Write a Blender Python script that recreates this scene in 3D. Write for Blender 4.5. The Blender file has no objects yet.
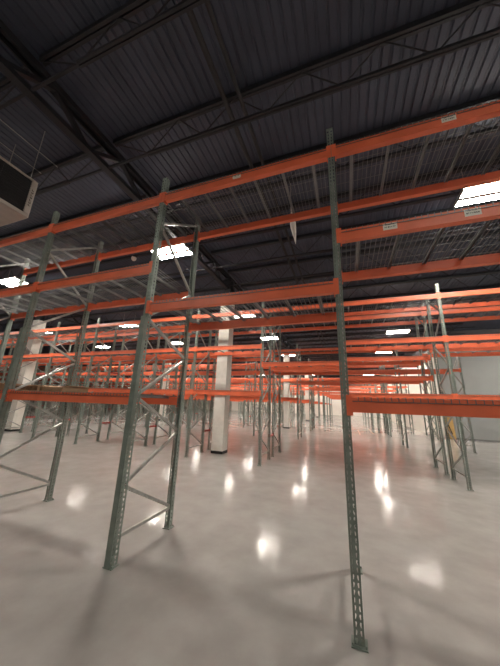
import bpy, math, random
from mathutils import Vector, Matrix
random.seed(7)
C = bpy.context.scene.collection
# ------------------------------------------------------------------ camera solution
CAM = (0.0, 0.0, 1.767); F = 261.84; PITCH = .2619; ROLL = .0347; YAW = -.3507
cy, sy = math.cos(YAW), math.sin(YAW)
FWD = Vector((sy*math.cos(PITCH), cy*math.cos(PITCH), math.sin(PITCH)))
r0 = Vector((cy, -sy, 0)); u0 = r0.cross(FWD)
RT = math.cos(ROLL)*r0 + math.sin(ROLL)*u0; UP = -math.sin(ROLL)*r0 + math.cos(ROLL)*u0
cam = bpy.data.cameras.new('camera'); co = bpy.data.objects.new('camera', cam); C.objects.link(co)
M = Matrix((( RT.x, UP.x, -FWD.x, CAM[0]), (RT.y, UP.y, -FWD.y, CAM[1]), (RT.z, UP.z, -FWD.z, CAM[2]), (0,0,0,1)))
co.matrix_world = M
cam.sensor_fit = 'VERTICAL'; cam.sensor_height = 24; cam.lens = F*24/666; cam.clip_start = .05; cam.clip_end = 300
bpy.context.scene.camera = co

def seen(pts, margin=14):
    """is any of the points within the picture (used only to leave out repeats the photo shows nothing of)"""
    for p in pts:
        d = Vector(p) - Vector(CAM); z = d.dot(FWD)
        if z < .2: continue
        u = 250 + F*d.dot(RT)/z; v = 333 - F*d.dot(UP)/z
        if -margin < u < 500+margin and -margin < v < 666+margin: return True
    return False

# ------------------------------------------------------------------ materials
def mat(name, col, rough=.5, metal=0., noise=0., nscale=8., bump=0., bscale=60., spec=.5, emit=None, estr=0.):
    m = bpy.data.materials.new(name); m.use_nodes = True
    nt = m.node_tree; b = nt.nodes['Principled BSDF']
    b.inputs['Base Color'].default_value = (*col, 1); b.inputs['Roughness'].default_value = rough
    b.inputs['Metallic'].default_value = metal; b.inputs['Specular IOR Level'].default_value = spec
    tc = nt.nodes.new('ShaderNodeTexCoord')
    if noise:
        n = nt.nodes.new('ShaderNodeTexNoise'); n.inputs['Scale'].default_value = nscale; n.inputs['Detail'].default_value = 5
        nt.links.new(tc.outputs['Object'], n.inputs['Vector'])
        r = nt.nodes.new('ShaderNodeValToRGB')
        r.color_ramp.elements[0].position = .3; r.color_ramp.elements[1].position = .7
        r.color_ramp.elements[0].color = (*[c*(1-noise) for c in col], 1); r.color_ramp.elements[1].color = (*[min(1, c*(1+noise)) for c in col], 1)
        nt.links.new(n.outputs['Fac'], r.inputs['Fac']); nt.links.new(r.outputs['Color'], b.inputs['Base Color'])
    if bump:
        n2 = nt.nodes.new('ShaderNodeTexNoise'); n2.inputs['Scale'].default_value = bscale
        nt.links.new(tc.outputs['Object'], n2.inputs['Vector'])
        bp = nt.nodes.new('ShaderNodeBump'); bp.inputs['Strength'].default_value = bump; bp.inputs['Distance'].default_value = .01
        nt.links.new(n2.outputs['Fac'], bp.inputs['Height']); nt.links.new(bp.outputs['Normal'], b.inputs['Normal'])
    if emit:
        b.inputs['Emission Color'].default_value = (*emit, 1); b.inputs['Emission Strength'].default_value = estr
    return m

ORANGE = mat('orange_paint', (.80, .165, .075), .42, noise=.12, nscale=3)
POST = mat('grey_green_steel', (.225, .265, .235), .40, .25, noise=.18, nscale=9)
BRACE = mat('galvanised_brace', (.42, .42, .40), .38, .6, noise=.15, nscale=12)
WIRE = mat('zinc_wire', (.20, .20, .20), .42, .9)
CHAN = mat('zinc_channel', (.26, .26, .26), .36, .8, noise=.1)
RED = mat('red_spacer_paint', (.42, .04, .03), .45, noise=.1)
DARK = mat('dark_painted_steel', (.022, .022, .028), .6, noise=.2, nscale=4)
CEIL = mat('charcoal_roof_deck', (.056, .064, .096), .6, noise=.15, nscale=2, bump=.05)
WHITECOL = mat('white_painted_cladding', (.82, .79, .73), .55, noise=.06, nscale=6)
BLACK = mat('black_rubber', (.012, .012, .012), .5, noise=.2)
CREAM = mat('cream_casing', (.46, .40, .36), .45, noise=.06)
LOUVRE = mat('black_louvre', (.012, .013, .016), .35, noise=.2)
HOUSING = mat('grey_fixture_housing', (.25, .25, .24), .4, noise=.05)
LENS = mat('lit_lens', (.9, .9, .85), .4, emit=(1., .93, .82), estr=135.)
PIPE = mat('light_grey_conduit', (.38, .38, .37), .4, .5, noise=.1)
DPIPE = mat('dark_pipe', (.026, .024, .027), .6, noise=.2)
PAPER = mat('white_label', (.82, .78, .70), .5, noise=.05)
INK = mat('black_ink', (.05, .035, .03), .6, noise=.1)
WOOD = mat('raw_pallet_wood', (.36, .22, .12), .7, noise=.3, nscale=14)
CARD = mat('brown_cardboard', (.34, .22, .13), .75, noise=.12, nscale=10)
YELLOW = mat('yellow_board', (.60, .38, .13), .5, noise=.1)
PLASTIC = mat('white_plastic', (.80, .77, .72), .4, noise=.06)
TAPE = mat('worn_brown_tape', (.30, .16, .08), .55, noise=.35, nscale=20)
SCREW = mat('dark_bolt', (.06, .06, .055), .4, .6, noise=.2)

def floor_mat():
    m = bpy.data.materials.new('polished_concrete'); m.use_nodes = True
    nt = m.node_tree; L = nt.links; b = nt.nodes['Principled BSDF']
    tc = nt.nodes.new('ShaderNodeTexCoord')
    def noise(s, d=6, rough=.55):
        n = nt.nodes.new('ShaderNodeTexNoise'); n.inputs['Scale'].default_value = s; n.inputs['Detail'].default_value = d
        n.inputs['Roughness'].default_value = rough; L.new(tc.outputs['Object'], n.inputs['Vector']); return n
    n1 = noise(.55); n2 = noise(2.6, 8)
    mx = nt.nodes.new('ShaderNodeMath'); mx.operation = 'MULTIPLY_ADD'; mx.inputs[1].default_value = .5
    h = nt.nodes.new('ShaderNodeMath'); h.operation = 'MULTIPLY'; h.inputs[1].default_value = .5
    L.new(n2.outputs['Fac'], h.inputs[0]); L.new(n1.outputs['Fac'], mx.inputs[0]); L.new(h.outputs[0], mx.inputs[2])
    r = nt.nodes.new('ShaderNodeValToRGB')
    r.color_ramp.elements[0].position = .33; r.color_ramp.elements[0].color = (.315, .298, .285, 1)
    r.color_ramp.elements[1].position = .68; r.color_ramp.elements[1].color = (.43, .41, .395, 1)
    L.new(mx.outputs[0], r.inputs['Fac'])
    # one dark drip mark on the slab
    vm = nt.nodes.new('ShaderNodeVectorMath'); vm.operation = 'SUBTRACT'; vm.inputs[1].default_value = (STAIN[0], STAIN[1], 0)
    L.new(tc.outputs['Object'], vm.inputs[0])
    ln = nt.nodes.new('ShaderNodeVectorMath'); ln.operation = 'LENGTH'; L.new(vm.outputs[0], ln.inputs[0])
    n4 = noise(22, 3); ad = nt.nodes.new('ShaderNodeMath'); ad.operation = 'MULTIPLY_ADD'; ad.inputs[1].default_value = .07
    L.new(n4.outputs['Fac'], ad.inputs[0]); L.new(ln.outputs['Value'], ad.inputs[2])
    mr = nt.nodes.new('ShaderNodeMapRange'); mr.inputs['From Min'].default_value = .055; mr.inputs['From Max'].default_value = .09
    mr.inputs['To Min'].default_value = .55; mr.inputs['To Max'].default_value = 1.; L.new(ad.outputs[0], mr.inputs['Value'])
    mul = nt.nodes.new('ShaderNodeMix'); mul.data_type = 'RGBA'; mul.blend_type = 'MULTIPLY'; mul.inputs[0].default_value = 1
    L.new(r.outputs['Color'], mul.inputs[6]); L.new(mr.outputs[0], mul.inputs[7])
    L.new(mul.outputs[2], b.inputs['Base Color'])
    rr = nt.nodes.new('ShaderNodeMapRange'); rr.inputs['To Min'].default_value = .05; rr.inputs['To Max'].default_value = .20
    L.new(n1.outputs['Fac'], rr.inputs['Value']); L.new(rr.outputs[0], b.inputs['Roughness'])
    n3 = noise(3.2, 4)
    bp = nt.nodes.new('ShaderNodeBump'); bp.inputs['Strength'].default_value = .12; bp.inputs['Distance'].default_value = .02
    L.new(n3.outputs['Fac'], bp.inputs['Height']); L.new(bp.outputs['Normal'], b.inputs['Normal'])
    b.inputs['Specular IOR Level'].default_value = .08
    return m

def wall_mat(name, col, top=5.88):
    m = bpy.data.materials.new(name); m.use_nodes = True
    nt = m.node_tree; L = nt.links; b = nt.nodes['Principled BSDF']
    tc = nt.nodes.new('ShaderNodeTexCoord'); sp = nt.nodes.new('ShaderNodeSeparateXYZ'); L.new(tc.outputs['Object'], sp.inputs[0])
    gt = nt.nodes.new('ShaderNodeMath'); gt.operation = 'GREATER_THAN'; gt.inputs[1].default_value = top; L.new(sp.outputs['Z'], gt.inputs[0])
    n = nt.nodes.new('ShaderNodeTexNoise'); n.inputs['Scale'].default_value = 1.4; n.inputs['Detail'].default_value = 6; L.new(tc.outputs['Object'], n.inputs['Vector'])
    r = nt.nodes.new('ShaderNodeValToRGB'); r.color_ramp.elements[0].color = (*[c*.9 for c in col], 1); r.color_ramp.elements[1].color = (*[c*1.05 for c in col], 1)
    L.new(n.outputs['Fac'], r.inputs['Fac'])
    mx = nt.nodes.new('ShaderNodeMix'); mx.data_type = 'RGBA'; L.new(gt.outputs[0], mx.inputs[0]); L.new(r.outputs['Color'], mx.inputs[6])
    mx.inputs[7].default_value = (.10, .10, .11, 1); L.new(mx.outputs[2], b.inputs['Base Color']); b.inputs['Roughness'].default_value = .6
    return m

# ------------------------------------------------------------------ mesh helpers
class MB:
    def __init__(s): s.v = []; s.f = []
    def box(s, x0, x1, y0, y1, z0, z1):
        i = len(s.v)
        s.v += [(x0,y0,z0),(x1,y0,z0),(x1,y1,z0),(x0,y1,z0),(x0,y0,z1),(x1,y0,z1),(x1,y1,z1),(x0,y1,z1)]
        s.f += [tuple(i+k for k in q) for q in ((0,3,2,1),(4,5,6,7),(0,1,5,4),(1,2,6,5),(2,3,7,6),(3,0,4,7))]
        return s
    def bar(s, p, q, w, h, side=None):
        p = Vector(p); q = Vector(q); d = (q-p).normalized()
        a = Vector(side) if side else (Vector((0,0,1)) if abs(d.z) < .9 else Vector((1,0,0)))
        b = d.cross(a).normalized(); a = b.cross(d).normalized(); i = len(s.v)
        for e in (p, q):
            for sx, sz in ((-1,-1),(1,-1),(1,1),(-1,1)): s.v.append(tuple(e + b*(sx*w/2) + a*(sz*h/2)))
        s.f += [tuple(i+k for k in f) for f in ((0,1,2,3),(7,6,5,4),(0,4,5,1),(1,5,6,2),(2,6,7,3),(3,7,4,0))]
        return s
    def tube(s, p, q, r, n=10, r2=None):
        p = Vector(p); q = Vector(q); d = (q-p).normalized(); a = Vector((0,0,1)) if abs(d.z) < .9 else Vector((1,0,0))
        b = d.cross(a).normalized(); a = b.cross(d).normalized(); i = len(s.v); r2 = r if r2 is None else r2
        for e, rr in ((p, r), (q, r2)):
            for k in range(n): t = 2*math.pi*k/n; s.v.append(tuple(e + b*rr*math.cos(t) + a*rr*math.sin(t)))
        for k in range(n): s.f.append((i+k, i+(k+1) % n, i+n+(k+1) % n, i+n+k))
        s.f.append(tuple(i+k for k in reversed(range(n)))); s.f.append(tuple(i+n+k for k in range(n)))
        return s
    def prism(s, prof, axis, a0, a1):
        """prof: list of (u,v); extruded along axis 'x' (u=y,v=z)"""
        i = len(s.v); n = len(prof)
        for a in (a0, a1):
            for u, v in prof: s.v.append((a, u, v) if axis == 'x' else (u, a, v))
        for k in range(n): s.f.append((i+k, i+(k+1) % n, i+n+(k+1) % n, i+n+k))
        s.f.append(tuple(i+k for k in reversed(range(n)))); s.f.append(tuple(i+n+k for k in range(n)))
        return s
    def add(s, me, loc=(0,0,0), rz=0):
        i = len(s.v); c, sn = math.cos(rz), math.sin(rz)
        s.v += [(c*x-sn*y+loc[0], sn*x+c*y+loc[1], z+loc[2]) for x, y, z in me.v]; s.f += [tuple(i+k for k in f) for f in me.f]
        return s
    def mesh(s, name, m, fix=True):
        me = bpy.data.meshes.new(name); me.from_pydata(s.v, [], s.f); me.update()
        if fix:
            import bmesh
            bm = bmesh.new(); bm.from_mesh(me); bmesh.ops.recalc_face_normals(bm, faces=bm.faces); bm.to_mesh(me); bm.free()
        me.materials.append(m); return me

def tag(o, label=None, cat=None, group=None, kind=None):
    if label: o['label'] = label
    if cat: o['category'] = cat
    if group: o['group'] = group
    if kind: o['kind'] = kind
    return o
def ob(name, me, loc=(0,0,0), rz=0, parent=None):
    o = bpy.data.objects.new(name, me); C.objects.link(o); o.location = loc; o.rotation_euler = (0, 0, rz)
    if parent: o.parent = parent
    return o
def empty(name, loc=(0,0,0), rz=0):
    o = bpy.data.objects.new(name, None); C.objects.link(o); o.location = loc; o.rotation_euler = (0, 0, rz); return o
def copy_tree(o, parent=None):
    c = o.copy(); C.objects.link(c)
    if parent: c.parent = parent
    for ch in list(o.children): copy_tree(ch, c)
    return c
ORD = ['zeroth','first','second','third','fourth','fifth','sixth','seventh','eighth','ninth','tenth','eleventh','twelfth','thirteenth','fourteenth','fifteenth','sixteenth','seventeenth','eighteenth','nineteenth','twentieth','twenty-first','twenty-second','twenty-third','twenty-fourth']

# ------------------------------------------------------------------ setting
XL, XR, YB, YF = -44.0, 14.0, -6.0, 58.0
ZD = 7.10; CX, CY = 5.75, 21.25           # roof deck height; the outside corner of the room at the right
STAIN = (-.68, 1.55)
fm = floor_mat()
b = MB().box(XL-.3, XR+.3, YB-.3, YF+.3, -.25, 0); tag(ob('floor', b.mesh('floor', fm)), kind='structure')
# ribbed metal roof deck, ribs running away from the camera
b = MB(); pit = .152; x = XL; prof = []
while x < XR:
    prof += [(x, ZD), (x+pit*.62, ZD), (x+pit*.72, ZD+.020), (x+pit*.90, ZD+.020)]; x += pit
i = 0
for u, v in prof: b.v += [(u, YB, v), (u, YF, v)]
for k in range(len(prof)-1): b.f.append((2*k, 2*k+1, 2*k+3, 2*k+2))
b.box(XL-.3, XR+.3, YB-.3, YF+.3, ZD+.08, ZD+.2)
tag(ob('ceiling', b.mesh('ceiling', CEIL, False)), kind='structure')
WW = wall_mat('white_wall_paint', (.86, .82, .76)); WG = wall_mat('grey_wall_paint', (.31, .32, .315))
for nm, bx, m in (('wall_far', (XL, CX, YF, YF+.3, 0, ZD), WW), ('wall_left', (XL-.3, XL, YB, YF, 0, ZD), WW),
                  ('wall_behind', (XL, XR, YB-.3, YB, 0, ZD), WG), ('wall_right', (XR, XR+.3, YB, CY, 0, ZD), WG),
                  ('wall_alcove', (CX+.3, XR, CY, CY+.3, 0, ZD), WG), ('wall_side', (CX, CX+.3, CY, YF, 0, ZD), WW)):
    tag(ob(nm, MB().box(*bx).mesh(nm, m)), kind='structure')
tag(ob('baseboard_alcove', MB().box(CX+.31, XR, CY-.012, CY-.001, 0.001, .07).mesh('baseboard', mat('grey_vinyl', (.13, .13, .13), .6))), kind='structure')

# ------------------------------------------------------------------ pallet racking
P = 2.515; HALF = .038; DEPTH = .996; FH = 5.18
ROWS = [('nearest', 2.734), ('second', 8.10), ('third', 9.62), ('fourth', 14.93), ('fifth', 19.95), ('sixth', 21.50), ('seventh', 26.5),
        ('eighth', 31.85), ('ninth', 33.40), ('tenth', 38.3), ('eleventh', 43.7), ('twelfth', 45.3), ('thirteenth', 50.3)]
def FX(k): return -.004 if k == 0 else (P*k if k < 0 else 2.57*k)
def levels(r, k):
    if r == 0:
        if k <= -2: return [('low', 1.83), ('middle', 3.68), ('top', 4.873)]
        if k == -1: return [('middle', 3.064), ('top', 4.873)]
        return [('low', 1.85), ('middle', 3.667), ('top', 4.873)]
    if k == -1: return [('middle', 3.06), ('top', 4.89)]
    if r == 2 and k == 0: return [('low', 2.77), ('middle', 3.41), ('top', 4.89)]
    return [('low', 2.15), ('middle', 3.66), ('top', 4.89)]

# --- post: a folded channel whose outer face (-Y) carries two columns of teardrop holes
def sheet_holes(b, org, ex, ez, width, cols, z0, z1, pitch, hw, hh):
    n = int((z1-z0)/pitch); org = Vector(org); ex = Vector(ex); ez = Vector(ez)
    cw = width/len(cols)
    def P3(u, v): return tuple(org + ex*u + ez*v)
    for j in range(n):
        za = z0 + j*pitch; zb = za + pitch; zc = (za+zb)/2
        for ci in range(len(cols)):
            xa = ci*cw; xb = xa+cw; xc = cols[ci]
            o = [(xa,za),(xb,za),(xb,zb),(xa,zb)]
            h = [(xc-hw*.45, zc-hh), (xc+hw*.45, zc-hh), (xc+hw, zc+hh*.3), (xc+hw*.8, zc+hh), (xc-hw*.8, zc+hh), (xc-hw, zc+hh*.3)]
            i = len(b.v); b.v += [P3(*p) for p in o+h]
            for f in ((0,1,5,4),(1,2,7,6),(1,6,5),(2,3,8,7),(3,0,9,8),(0,4,9)): b.f.append(tuple(i+k for k in f))
    if z0 + n*pitch < z1:
        i = len(b.v); b.v += [P3(0,z0+n*pitch), P3(width,z0+n*pitch), P3(width,z1), P3(0,z1)]; b.f.append((i,i+1,i+2,i+3))
def post_mb(holes=True):
    b = MB(); w = 2*HALF; z0 = .012
    if holes:
        sheet_holes(b, (-HALF, -HALF, 0), (1,0,0), (0,0,1), w, [w*.23, w*.77], z0, FH, .0508, .0108, .0165)
        sheet_holes(b, (-HALF, HALF, 0), (0,-1,0), (0,0,1), w, [w*.5], z0, FH, .0508, .0105, .0155)
        sheet_holes(b, (HALF, -HALF, 0), (0,1,0), (0,0,1), w, [w*.5], z0, FH, .0508, .0105, .0155)
    else:
        for x0, y0, x1, y1 in ((-HALF,-HALF,HALF,-HALF), (-HALF,HALF,-HALF,-HALF), (HALF,-HALF,HALF,HALF)):
            i = len(b.v); b.v += [(x0,y0,z0),(x1,y1,z0),(x1,y1,FH),(x0,y0,FH)]; b.f.append((i,i+1,i+2,i+3))
    # the two rear lips of the channel
    for s in (-1, 1): b.box(min(s*HALF, s*HALF*.6), max(s*HALF, s*HALF*.6), HALF-.0025, HALF, z0, FH)
    return b
def solid(me):
    return me
ZIG = [('r', .27), ('f', .79), ('r', 1.31), ('f', 1.81), ('r', 2.43), ('f', 2.87), ('r', 3.60), ('f', 4.36), ('r', 5.04)]
yb = DEPTH/2 - HALF + .012                 # braces end inside the posts' channels
def zig_bars():
    out = [((0, -yb, .265), (0, yb, .265))]
    for (a, za), (c, zc) in zip(ZIG[:-1], ZIG[1:]):
        out.append(((0, yb if a == 'r' else -yb, za + .02), (0, yb if c == 'r' else -yb, zc - .02)))
    return out
pm = post_mb(True).mesh('post', POST, False)
fpm = MB().box(-.06, .06, -.065, .05, 0, .010).tube((-.048,-.05,.010), (-.048,-.05,.03), .009, 6).tube((.048,-.05,.010), (.048,-.05,.03), .009, 6).mesh('foot_plate', POST)
brace_meshes = [MB().bar(p, q, .032, .034).mesh('brace', BRACE) for p, q in zig_bars()]
def thicken(o):
    md = o.modifiers.new('sheet', 'SOLIDIFY'); md.thickness = .0025; md.offset = -1
def make_frame():
    t = empty('rack_frame')
    for s, rz in ((-1, 0), (1, math.pi)):
        p = ob('post', pm, (0, s*DEPTH/2, 0), rz, t)
        ob('foot_plate', fpm, (0, s*DEPTH/2, 0), rz, t)
    for m in brace_meshes: ob('brace', m, parent=t)
    return t
fb = MB()
pl = post_mb(False)
for s, rz in ((-1, 0), (1, math.pi)): fb.add(pl, (0, s*DEPTH/2, 0), rz).box(-.06, .06, s*DEPTH/2-.06, s*DEPTH/2+.06, 0, .012)
far_frame_posts = fb
for p, q in zig_bars(): fb.bar(p, q, .032, .034)
far_frame_mesh = fb.mesh('rack_frame', POST, False)

def line_word(k, thing):
    if k == 0: return 'in line with the nearest upright'
    n = ORD[abs(k)]
    return f"{n} {'left' if k < 0 else 'right'} of the nearest upright's line"
def bay_word(k):
    if k >= 0: return f'{ORD[k+1]} bay right of nearest upright'
    return f'{ORD[-k]} bay left of nearest upright'
FRAME0 = {-3: 'tall grey-green rack frame cut off at the left edge, nearest row',
          -2: 'tall grey-green rack frame left of the front braced frame, nearest row',
          -1: 'tall grey-green braced rack frame standing left of centre, nearest row',
          0: 'tall grey-green rack frame whose perforated front post stands nearest the camera',
          1: 'grey-green rack frame right of the picture, carrying the nearest row beams'}
dbl = MB(); dbl.box(-HALF, HALF, -.032, -.029, .012, 2.86)
for s_ in (-1, 1): sheet_holes(dbl, (s_*HALF, -.029, 0), (0, 1, 0), (0, 0, 1), .028, [.014], .012, 2.86, .0508, .0075, .0155)
dbm = dbl.mesh('reinforcing_channel', POST, False)
proto = None; frame_k = {}; dblist = []
for r, (rn, y) in enumerate(ROWS):
    ks = []
    for k in range(-17, 3):
        X = FX(k)
        if r == 0:
            if not -3 <= k <= 1: continue
        elif not seen([(X, y+d, z) for d in (0, DEPTH) for z in (0, 1, 2, 3, 4, 5)]): continue
        ks.append(k)
        if r <= 3:
            if proto is None: t = proto = make_frame()
            else: t = copy_tree(proto)
        else:
            t = ob('rack_frame', far_frame_mesh)
        t.location = (X, y+DEPTH/2, 0)
        if r == 0 and k < 0: dblist.append(t)
        if r == 0 and k == 0: t.rotation_euler = (0, 0, -.009)
        lab = FRAME0[k] if r == 0 else f'grey-green rack frame in the {rn} row, {line_word(k, "frame")}'
        tag(t, lab, 'rack frame', f'rack frames of the {rn} row')
    frame_k[r] = ks

for t in dblist: ob('reinforcing_channel', dbm, (0, -DEPTH/2-HALF, 0), 0, t)
# --- beams
BH = .132; BL = P - 2*HALF - .004
def beam_body(b):
    # step beam: outer face at -Y, a notch along the inner top edge takes the deck
    prof = [(-.034, 0), (-.034, -BH), (.034, -BH), (.034, -.045), (.006, -.045), (.006, 0)]
    return b.prism(prof, 'x', -BL/2, BL/2)
def connector(b, s):
    x = s*BL/2
    b.box(min(x-s*.016, x+s*.0), max(x-s*.016, x+s*.0), -.0400, .034, -BH-.030, .022)   # end plate
    b.box(min(x-s*.016, x+s*.038), max(x-s*.016, x+s*.038), -.0455, -.0405, -BH-.030, .022)  # flange over the post face
    for z in (.0, -.052, -.104, -.150): b.tube((x+s*.020, -.0455, z), (x+s*.020, -.0495, z), .0075, 8)
    return b
body_mesh = beam_body(MB()).mesh('load_beam', ORANGE)
conn_mesh = {s: connector(MB(), s).mesh('connector', ORANGE) for s in (-1, 1)}
farb = beam_body(MB()); connector(farb, -1); connector(farb, 1); far_beam_mesh = farb.mesh('load_beam', ORANGE)
slim = MB().box(-BL/2, BL/2, -.034, .034, -BH, 0)
beams = []; decks = []
for r, (rn, y) in enumerate(ROWS):
    for k in range(-17, 2):
        if k not in frame_k[r] and k+1 not in frame_k[r]: continue
        if r == 0 and not -3 <= k <= 0: continue
        if k+1 > 2: continue
        xc = (FX(k)+FX(k+1))/2; sx = (FX(k+1)-FX(k))/P
        for ln, z in levels(r, k):
            for side in ('front', 'rear'):
                yy = y if side == 'front' else y+DEPTH
                if r and not seen([(xc+BL*t, yy, z+dz) for t in (-.5, -.25, 0, .25, .5) for dz in (0, -.13)]): continue
                beams.append((yy, r, k, ln, side, xc, z, sx))
            for hn, s in (('left', -1), ('right', 1)):
                xd = xc + s*BL/4*sx
                if r and not seen([(xd+t, y+d, z) for t in (-.6, 0, .6) for d in (0, .5, 1)]): continue
                decks.append((y, r, k, ln, hn, xd, z, sx))
vis = lambda x, y: math.hypot(x, y)
beams.sort(key=lambda q: vis(q[5], q[0])); decks.sort(key=lambda q: vis(q[5], q[0]))
rest = MB(); bproto = None; BEAM = {}
for n, (yy, r, k, ln, side, xc, z, sx) in enumerate(beams):
    rz = 0 if side == 'front' else math.pi
    if n >= 300: rest.add(slim, (xc, yy, z), rz); continue
    if r <= 2:
        if bproto is None:
            o = bproto = ob('load_beam', body_mesh)
            for s in (-1, 1): ob('connector', conn_mesh[s], parent=o)
        else: o = copy_tree(bproto)
    else: o = ob('load_beam', far_beam_mesh)
    o.location = (xc, yy, z); o.rotation_euler = (0, 0, rz); o.scale = (sx, 1, 1)
    tag(o, f'orange {side} beam, {ln} level, {ROWS[r][0]} row, {bay_word(k)}', 'rack beam', f'orange beams of the {ROWS[r][0]} row')
    o['kind'] = 'thing'; BEAM[(r, k, ln, side)] = o
if rest.f: tag(ob('far_load_beams', rest.mesh('far_load_beams', ORANGE)), 'mass of orange rack beams in the farthest rows', 'rack beams', kind='stuff')

# --- wire decks: wires bend over both beams; three channels underneath
DW = BL/2 - .012
def deck_wires(b):
    w = .0055; yo = DEPTH/2 + .0375
    n = 22
    for i in range(n+1):
        x = -DW/2 + .006 + i*(DW-.012)/n
        b.box(x-w/2, x+w/2, -yo, yo, .0015, .0015+w)
        for s in (-1, 1): b.box(x-w/2, x+w/2, min(s*yo, s*(yo+w)), max(s*yo, s*(yo+w)), -.030, .0015+w)
    for j in range(6):
        y = -DEPTH/2 + .06 + j*(DEPTH-.12)/5
        b.box(-DW/2, DW/2, y-.0022, y+.0022, -.003, .0015)
    for s in (-1, 1): b.box(-DW/2, DW/2, min(s*yo, s*(yo+w)), max(s*yo, s*(yo+w)), -.036, -.030)
    return b
def channel(b, x=0):
    yo = DEPTH/2 - .010
    b.box(x-.016, x+.016, -yo, yo, -.0065, -.0035); b.box(x-.016, x-.013, -yo, yo, -.036, -.0065); b.box(x+.013, x+.016, -yo, yo, -.036, -.0065)
    return b
dm = deck_wires(MB()).mesh('wire_deck', WIRE); cm = channel(MB()).mesh('support_channel', CHAN)
fd = deck_wires(MB())
for x in (-.41, 0, .41): channel(fd, x)
fdm = fd.mesh('wire_deck', WIRE)
lite = MB()
for i in range(12): x = -DW/2 + .03 + i*(DW-.06)/11; lite.box(x-.003, x+.003, -.5, .5, .001, .007)
for x in (-.41, 0, .41): lite.box(x-.022, x+.022, -.46, .46, -.04, -.006)
dproto = None; rest = MB()
for n, (y, r, k, ln, hn, xd, z, sx) in enumerate(decks):
    if n >= 300: rest.add(lite, (xd, y+DEPTH/2, z)); continue
    if r <= 2:
        if dproto is None:
            o = dproto = ob('wire_deck', dm)
            for x in (-.41, 0, .41): ob('support_channel', cm, (x, 0, 0), parent=o)
        else: o = copy_tree(dproto)
    else: o = ob('wire_deck', fdm)
    o.location = (xd, y+DEPTH/2, z); o.scale = (sx, 1, 1)
    tag(o, f'{hn} zinc wire deck, {ln} level, {ROWS[r][0]} row, {bay_word(k)}', 'wire deck', f'wire decks of the {ROWS[r][0]} row')
if rest.f: tag(ob('far_wire_decks', rest.mesh('far_wire_decks', WIRE)), 'mass of zinc wire decks in the farthest rows', 'wire decks', kind='stuff')

# --- capacity labels stuck on beam faces
def capacity_label(beam, xc, w=.13, h=.078, zt=-.018, rounded=False):
    lx = (xc - beam.location.x)/beam.scale.x
    b = MB()
    if rounded:
        pr = []
        for cx_, cz_, a0 in ((w/2-.02, -.02, 0), (-w/2+.02, -.02, 90), (-w/2+.02, -h+.02, 180), (w/2-.02, -h+.02, 270)):
            for t in range(0, 91, 30): a = math.radians(a0+t); pr.append((cx_+.02*math.cos(a), cz_+.02*math.sin(a)))
        i = len(b.v); n = len(pr)
        for yy in (-.0346, -.0358):
            b.v += [(u, yy, v) for u, v in pr]
        b.f += [tuple(range(i, i+n)), tuple(reversed(range(i+n, i+2*n)))] + [(i+q, i+(q+1) % n, i+n+(q+1) % n, i+n+q) for q in range(n)]
    else: b.box(-w/2, w/2, -.0358, -.0346, -h, 0)
    lab = ob('capacity_label', b.mesh('capacity_label', PAPER), (lx, 0, zt), parent=beam); lab['label'] = 'white printed capacity label'
    t = MB(); rnd = random.Random(int(xc*100))
    rows = [(-.30*h, .15*h, .062)] if rounded else [(-.24*h, .13*h, .085), (-.60*h, .2*h, .105)]
    for zc, hh, ww in rows:
        n = 4 if rounded else 7
        for j in range(n):                 # illegible lettering: uneven upright strokes
            x = -ww/2 + (j+.5)*ww/n; sw = ww/n*.36
            t.box(x-sw, x-sw*.3, -.0366, -.0359, zc-hh*.5, zc+hh*.5)
            if rnd.random() < .8: t.box(x-sw*.3, x+sw*.8, -.0366, -.0359, zc+hh*(.2 if rnd.random() < .5 else -.5), zc+hh*(.5 if rnd.random() < .6 else .35))
            if rnd.random() < .6: t.box(x+sw*.4, x+sw*.8, -.0366, -.0359, zc-hh*.5, zc+hh*.5)
    ob('printed_lettering', t.mesh('printed_lettering', INK), parent=lab)
capacity_label(BEAM[(0, 0, 'middle', 'front')], .535)
capacity_label(BEAM[(0, 0, 'middle', 'front')], 1.245)
capacity_label(BEAM[(0, 0, 'top', 'front')], 1.215)
capacity_label(BEAM[(0, -1, 'top', 'front')], -1.265, w=.125, h=.062, zt=-.026, rounded=True)

# --- red spacers tying the back-to-back frames together
sp = MB()
gapm = None
for ra, rb in ((1, 2), (4, 5)):
    ya = ROWS[ra][1] + DEPTH + HALF; yb_ = ROWS[rb][1] - HALF; g = yb_ - ya - .002
    m = MB().box(-.02, .02, -g/2+.006, g/2-.006, -.03, .03).box(-.03, .03, -g/2, -g/2+.006, -.045, .045).box(-.03, .03, g/2-.006, g/2, -.045, .045).mesh('row_spacer', RED)
    for k in frame_k[ra]:
        if k not in frame_k[rb] or k >= 0: continue
        for z, zw in ((.72, 'knee height'), (2.9, 'mid height')):
            if not seen([(FX(k), (ya+yb_)/2, z)]): continue
            tag(ob('row_spacer', m, (FX(k), (ya+yb_)/2, z)), f'red spacer at {zw} behind the {ROWS[ra][0]} row frame {line_word(k, "")}'.replace("the nearest upright's line", 'nearest upright'),
                'spacer', 'red spacers between back-to-back racks')

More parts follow.
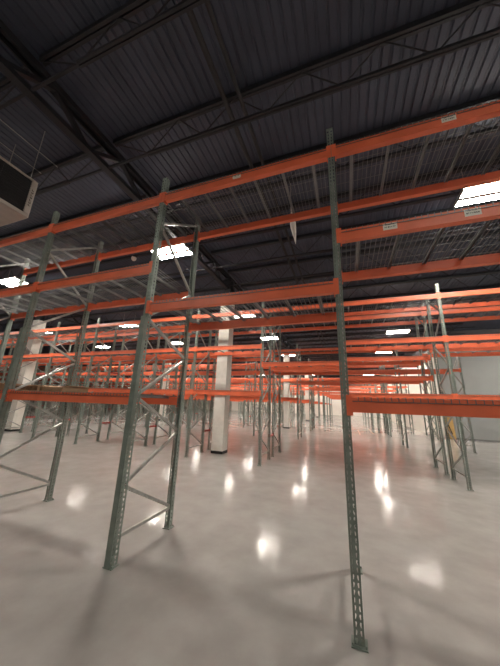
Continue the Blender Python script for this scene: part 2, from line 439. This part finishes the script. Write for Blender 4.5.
# ------------------------------------------------------------------ building columns
def column(x, y, lab):
    t = empty('building_column', (x, y, 0)); h = .22
    b = MB(); z = .09; j = 0
    while z < 5.88:                        # horizontal courses of cladding with fine grooves
        z2 = min(z+.118, 5.88); b.box(-h, h, -h, h, z, z2-.008); b.box(-h+.010, h-.010, -h+.010, h-.010, z2-.008, z2); z = z2
    ob('cladding', b.mesh('cladding', WHITECOL), parent=t)
    ob('base_collar', MB().box(-h-.006, h+.006, -h-.006, h+.006, 0, .09).mesh('base_collar', BLACK), parent=t)
    ob('steel_head', MB().box(-.13, .13, -.13, -.11, 5.881, 6.82).box(-.13, .13, .11, .13, 5.881, 6.82).box(-.01, .01, -.11, .11, 5.881, 6.82).box(-.16, .16, -.16, .16, 6.80, 6.845).mesh('steel_head', DARK), parent=t)
    tag(t, lab, 'column', 'white clad building columns', 'thing')
COLX = (-16.15, -4.45); COLY = (9.338, 21.22, 33.12, 45.0)
for j, y in enumerate(COLY):
    column(-4.45, y, ['white clad column with black base, nearest and left of centre', 'white clad column with black base, second along the centre line',
                      'white clad column, third along the centre line', 'white clad column, farthest along the centre line'][j])
for j, y in enumerate(COLY[:2]):
    column(-16.15, y, ['white clad column with black base, behind racks at far left', 'white clad column deep behind the racks at left'][j])

# ------------------------------------------------------------------ roof steel
def girder_mesh(L):
    top = MB().box(-.09, .09, -L/2, L/2, 6.945, 6.965).box(-.09, -.07, -L/2, L/2, 6.85, 6.945).box(.07, .09, -L/2, L/2, 6.85, 6.945)
    bot = MB().box(-.07, .07, -L/2, L/2, 6.36, 6.375).box(-.07, -.055, -L/2, L/2, 6.375, 6.45).box(.055, .07, -L/2, L/2, 6.375, 6.45)
    web = MB(); n = 16; st = L/n
    for i in range(n):
        y0 = -L/2 + i*st; z0, z1 = (6.40, 6.90) if i % 2 else (6.90, 6.40)
        web.bar((0, y0, z0), (0, y0+st, z1), .085, .07)
    return top, bot, web
GL = 11.88 - .02
gt, gb, gw = girder_mesh(GL); gtm = gt.mesh('top_chord', DARK); gbm = gb.mesh('bottom_chord', DARK); gwm = gw.mesh('web', DARK)
gp = None
for xi, gx in enumerate((-16.15, -4.45)):
    for j in range(-1, 4):
        yc = COLY[0] + 11.88*j + (11.88/2)
        if not seen([(gx, yc+d, z) for d in (-5.9, -3, 0, 3, 5.9) for z in (6.4, 6.9)]): continue
        if gp is None:
            g = gp = empty('roof_girder'); ob('top_chord', gtm, parent=g); ob('bottom_chord', gbm, parent=g); ob('web', gwm, parent=g)
        else: g = copy_tree(gp)
        g.location = (gx, yc, 0)
        tag(g, f"dark trussed roof girder running away from camera, {ORD[j+2]} span, {'far left line' if xi == 0 else 'central column line'}", 'girder', 'dark roof girders')
JL = 11.7 - .20
jb = MB().box(-JL/2, JL/2, -.05, -.008, 6.99, 7.095).box(-JL/2, JL/2, .008, .05, 6.99, 7.095)
jtm = jb.mesh('top_chord', DARK)
jbm = MB().box(-JL/2+1.0, JL/2-1.0, -.04, -.006, 6.37, 6.42).box(-JL/2+1.0, JL/2-1.0, .006, .04, 6.37, 6.42).mesh('bottom_chord', DARK)
w = MB(); x = -JL/2+1.0; n = 16; st = (JL-2)/n
for i in range(n): w.tube((x+i*st, 0, 6.40 if i % 2 == 0 else 7.02), (x+(i+1)*st, 0, 7.02 if i % 2 == 0 else 6.40), .011, 6)
w.tube((-JL/2+1, 0, 6.40), (-JL/2+.05, 0, 7.0), .013, 6).tube((JL/2-1, 0, 6.40), (JL/2-.05, 0, 7.0), .013, 6)
jwm = w.mesh('web', DARK)
jkm = {s: MB().bar((s*(JL/2-1.0), 0, 6.395), (s*(JL/2+.02), 0, 6.20+.2), .04, .04).mesh('brace', DARK) for s in (-1, 1)}
jp = None; nj = 0
for xi, jx in enumerate((-22.0, -10.3, 1.4)):
    for i in range(-1, 34):
        y = 3.08 + 1.47*i
        if not seen([(jx+t*JL/2, y, z) for t in (-1,-.75,-.5,-.25,0,.25,.5,.75,1) for z in (6.4, 7.05)]): continue
        if jp is None:
            j = jp = empty('roof_joist'); ob('top_chord', jtm, parent=j); ob('bottom_chord', jbm, parent=j); ob('web', jwm, parent=j)
            for s in (-1, 1): ob('bottom_chord_extension', jkm[s], parent=j)
        else: j = copy_tree(jp)
        j.location = (jx, y, 0)
        tag(j, f"thin dark open-web roof joist, {ORD[i+2] if i+2 < 25 else 'number %d' % (i+2)} from camera, {('far left', 'left', 'right')[xi]} roof bay", 'joist', 'dark open-web roof joists')

# ------------------------------------------------------------------ lights and services
LX = (-20.7, -12.8, -4.92, 3.2, 11.0); LY = (-2.2, 6.05, 12.4, 17.6, 24.3, 29.6, 36.2, 41.6, 48.0, 54.0); LZ = 6.30
hm = MB().box(-.60, .60, -.27, .27, .02, .06).box(-.60, .60, -.045, .045, -.04, .02).box(-.61, -.60, -.27, .27, -.035, .06).box(.60, .61, -.27, .27, -.035, .06).box(-.12, .12, -.06, .06, .06, .12).mesh('light_fixture', HOUSING)
lm = MB().box(-.59, .59, -.095, .095, -.022, .015).mesh('lens', LENS)
LENS0 = mat('dimmed_lens', (.9, .9, .85), .4, emit=(1., .93, .82), estr=58.); lm1 = lm.copy(); lm1.materials.clear(); lm1.materials.append(mat('weak_lens', (.9, .9, .85), .4, emit=(1., .93, .82), estr=14.)); lm0 = lm.copy(); lm0.materials.clear(); lm0.materials.append(LENS0)
rm = {s: MB().tube((s*.45, 0, .06), (s*.45, 0, ZD-LZ), .006, 6).mesh('hanger_cable', PIPE) for s in (-1, 1)}
lp = None
for yi, y in list(enumerate(LY))[1:] + [(0, LY[0])]:
    for xi, x in enumerate(LX):
        if (y > CY and x > CX) or (y == 12.4 and x == 3.2) or (yi == 0 and x < -6): continue
        if lp is None:
            l = lp = ob('light_fixture', hm)
            ob('lens', lm, (0, -.15, 0), parent=l); ob('lens', lm, (0, .15, 0), parent=l)
            for s in (-1, 1): ob('hanger_cable', rm[s], parent=l)
        else: l = copy_tree(lp)
        l.location = (x, y, LZ)
        if yi == 0 or (y == 12.4 and x == -4.92):
            for c in l.children:
                if c.name.startswith('lens'): c.data = lm1 if yi else lm0
        tag(l, f"lit twin-strip high bay light, {ORD[yi+1]} row of lights, {ORD[xi+1]} from left" if yi else f'dimmed twin-strip high bay light above the camera side, {ORD[xi+1]} from left', 'ceiling light', 'twin-strip high bay lights')
def pipe(name, p, q, r, m, lab, cat):
    return tag(ob(name, MB().tube(p, q, r, 10).mesh(name, m)), lab, cat)
pipe('electrical_conduit', (-22, 6.05, LZ+.135), (CX+5, 6.05, LZ+.135), .014, PIPE, 'thin light conduit running sideways above the nearest row of lights', 'conduit')
pipe('sprinkler_pipe', (-14, 4.75, 6.60), (10, 4.75, 6.60), .017, PIPE, 'thin pipe running sideways under the roof behind the nearest top deck', 'pipe')
pipe('roof_pipe', (-1.66, YB+.1, 6.74), (-1.66, 40, 6.74), .045, DPIPE, 'dark roof pipe running away from camera, left one of the pair', 'pipe')
pipe('roof_pipe', (-1.40, YB+.1, 6.74), (-1.40, 40, 6.74), .035, DPIPE, 'dark roof pipe running away from camera, right one of the pair', 'pipe')
pipe('electrical_conduit', (-6.03, YB+.1, 6.93), (-6.03, 3.05, 6.93), .010, PIPE, 'thin bright conduit under roof above the cream hanging unit, right one', 'conduit')
pipe('electrical_conduit', (-6.6, YB+.1, 6.93), (-6.6, 3.05, 6.93), .008, PIPE, 'thin dull conduit under roof above the cream hanging unit, left one', 'conduit')
# small white sensor hanging from the conduit
s = empty('motion_sensor', (-6.47, 6.05, 6.25))
b = MB(); n = 12
for j in range(7):
    a0, a1 = math.pi*j/7, math.pi*(j+1)/7
    b.tube((0,0,.10-.10*math.cos(a0)), (0,0,.10-.10*math.cos(a1)), max(.002,.085*math.sin(a0)), n, max(.002,.085*math.sin(a1)))
ob('globe', b.mesh('globe', PLASTIC), parent=s); ob('stem', MB().tube((0,0,.165), (0,0,.172), .02, 8).mesh('stem', PIPE), parent=s)
tag(s, 'small white round sensor hanging below the conduit at left', 'sensor')

# hanging air unit, top left
u = empty('hanging_air_unit', (-5.5, 0, 0)); y0, y1, z0, z1, xd = .55, 2.55, 5.02, 5.84, -1.15
b = MB().box(xd, -.03, y0, y1, z0, z1).box(-.03, 0, y0, y1, z0, z0+.075).box(-.03, 0, y0, y1, z1-.04, z1).box(-.03, 0, y1-.10, y1, z0+.075, z1-.04).box(-.03, 0, y0, y0+.1, z0+.075, z1-.04)
ub = ob('casing', b.mesh('casing', CREAM), parent=u); bv = ub.modifiers.new('bevel', 'BEVEL'); bv.width = .012; bv.segments = 2
b = MB().box(-.029, -.024, y0+.1, y1-.1, z0+.075, z1-.04)
for j in range(14): z = z0+.10+j*.05; b.bar((-.014, y0+.1, z), (-.014, y1-.1, z), .004, .022, (.5, 0, .8))
for j in range(1, 4): b.box(-.024, -.012, y0+.1+j*.45, y0+.106+j*.45, z0+.075, z1-.04)
ob('louvre_grille', b.mesh('louvre_grille', LOUVRE), parent=u)['label'] = 'black louvred grille'
t = MB(); rnd = random.Random(4)
for j in range(7):
    z = z0+.24+j*.055
    t.box(.0005, .002, y1-.07, y1-.035, z, z+.012); t.box(.0005, .002, y1-.07, y1-.058, z, z+.036)
    if j % 2: t.box(.0005, .002, y1-.047, y1-.035, z, z+.036)
ob('lettering', t.mesh('lettering', INK), parent=u)['label'] = 'small dark lettering up the casing edge'
for yy in (y0+.1, y1-.1):
    for xx in (xd+.1, -.1): ob('hanger_rod', MB().tube((xx, yy, z1), (xx, yy, ZD), .008, 6).mesh('hanger_rod', PIPE), parent=u)
tag(u, 'cream hanging air unit with black louvred grille at top left', 'air unit')

# white torn plastic hanging behind the top deck
pz = empty('plastic_streamer', (-.90, 4.75, .0))
prof = [(5.94, .004), (5.80, .016), (5.62, .034), (5.48, .062), (5.36, .058), (5.22, .038), (5.08, .018), (4.98, .003)]
b = MB(); n = 8
for (za, ra), (zb, rb) in zip(prof[:-1], prof[1:]):
    b.tube((.10*(5.94-za), .02*math.sin(za*9), za), (.10*(5.94-zb), .02*math.sin(zb*9), zb), ra, n, rb)
sb = ob('sheet', b.mesh('sheet', PLASTIC), parent=pz)
ob('string', MB().tube((0, 0, 5.93), (0, 0, 6.583), .004, 5).mesh('string', PIPE), parent=pz)
tag(pz, 'white pointed plastic streamer hanging behind the top centre beam', 'streamer')

# ------------------------------------------------------------------ things left about
def pallet(x, y, z, lab):
    t = empty('wooden_pallet', (x, y, z)); L, W = 1.10, .92
    for j, yy in enumerate((-W/2+.05, 0, W/2-.05)): ob('stringer', MB().box(-L/2, L/2, yy-.02, yy+.02, .018, .095).mesh('stringer', WOOD), parent=t)
    for zz in (0, .095):
        for j in range(7 if zz else 4):
            n = 6 if zz else 3; xx = -L/2 + .05 + j*(L-.10)/n
            ob('board', MB().box(xx-.048, xx+.048, -W/2, W/2, zz, zz+.018).mesh('board', WOOD), parent=t)
    tag(t, lab, 'pallet')
dz = .009
pallet(-5.72, 3.232, 1.83+dz, 'tan wooden pallet on low deck left of the second frame')
bx = empty('cardboard_tray', (-4.68, 3.40, 1.83+dz)); W, D, H = .22, .24, .08
ob('tray', MB().box(-W, W, -D, D, 0, .006).box(-W, -W+.006, -D, D, .006, H).box(W-.006, W, -D, D, .006, H).box(-W+.006, W-.006, -D, -D+.006, .006, H).box(-W+.006, W-.006, D-.006, D, .006, H).mesh('tray', CARD), parent=bx)
for s_ in (-1, 1): ob('flap', MB().bar((s_*(W+.004), 0, H), (s_*(W+.07), 0, H+.03), .006, 2*D-.02, (0, 1, 0)).mesh('flap', CARD), parent=bx)
tag(bx, 'open brown cardboard tray on low left wire deck, right of the wooden pallet', 'box')

# yellow board leaning on the grey wall
t = MB().box(-.21, .21, -.02, .02, 0, 1.32); yo_ = ob('yellow_panel', t.mesh('yellow_panel', YELLOW), (6.20, CY-.18, 0.006)); yo_.rotation_euler = (-math.radians(6.5), 0, 0)
ob('grip_slot', MB().bar((-.12, -.0215, .98), (.05, -.0215, .28), .003, .07, (1, 0, 0)).mesh('grip_slot', BLACK), parent=yo_)['label'] = 'dark slanted slot'
tag(yo_, 'yellow board with dark slanted slot leaning on the grey wall', 'board')
# worn floor marks
for x, ya, yb2, lab in ((.73, 19.7, 23.7, 'worn brown floor line, left one, just right of nearest upright'), (1.64, 21.0, 25.4, 'worn brown floor line, right one, under the right low beam')):
    tag(ob('floor_tape', MB().box(x-.035, x+.035, ya, yb2, .0005, .002).mesh('floor_tape', TAPE)), lab, 'floor line', 'worn brown floor lines')

# ------------------------------------------------------------------ world and view
wd = bpy.data.worlds.new('world'); bpy.context.scene.world = wd; wd.use_nodes = True
wd.node_tree.nodes['Background'].inputs[0].default_value = (.5, .52, .56, 1); wd.node_tree.nodes['Background'].inputs[1].default_value = .02
vs = bpy.context.scene.view_settings
vs.view_transform = 'Standard'; vs.look = 'None'; vs.exposure = 0.5; vs.gamma = 1; vs.use_curve_mapping = False
sc = bpy.context.scene
sc.cycles.max_bounces = 8; sc.cycles.diffuse_bounces = 5; sc.cycles.glossy_bounces = 4
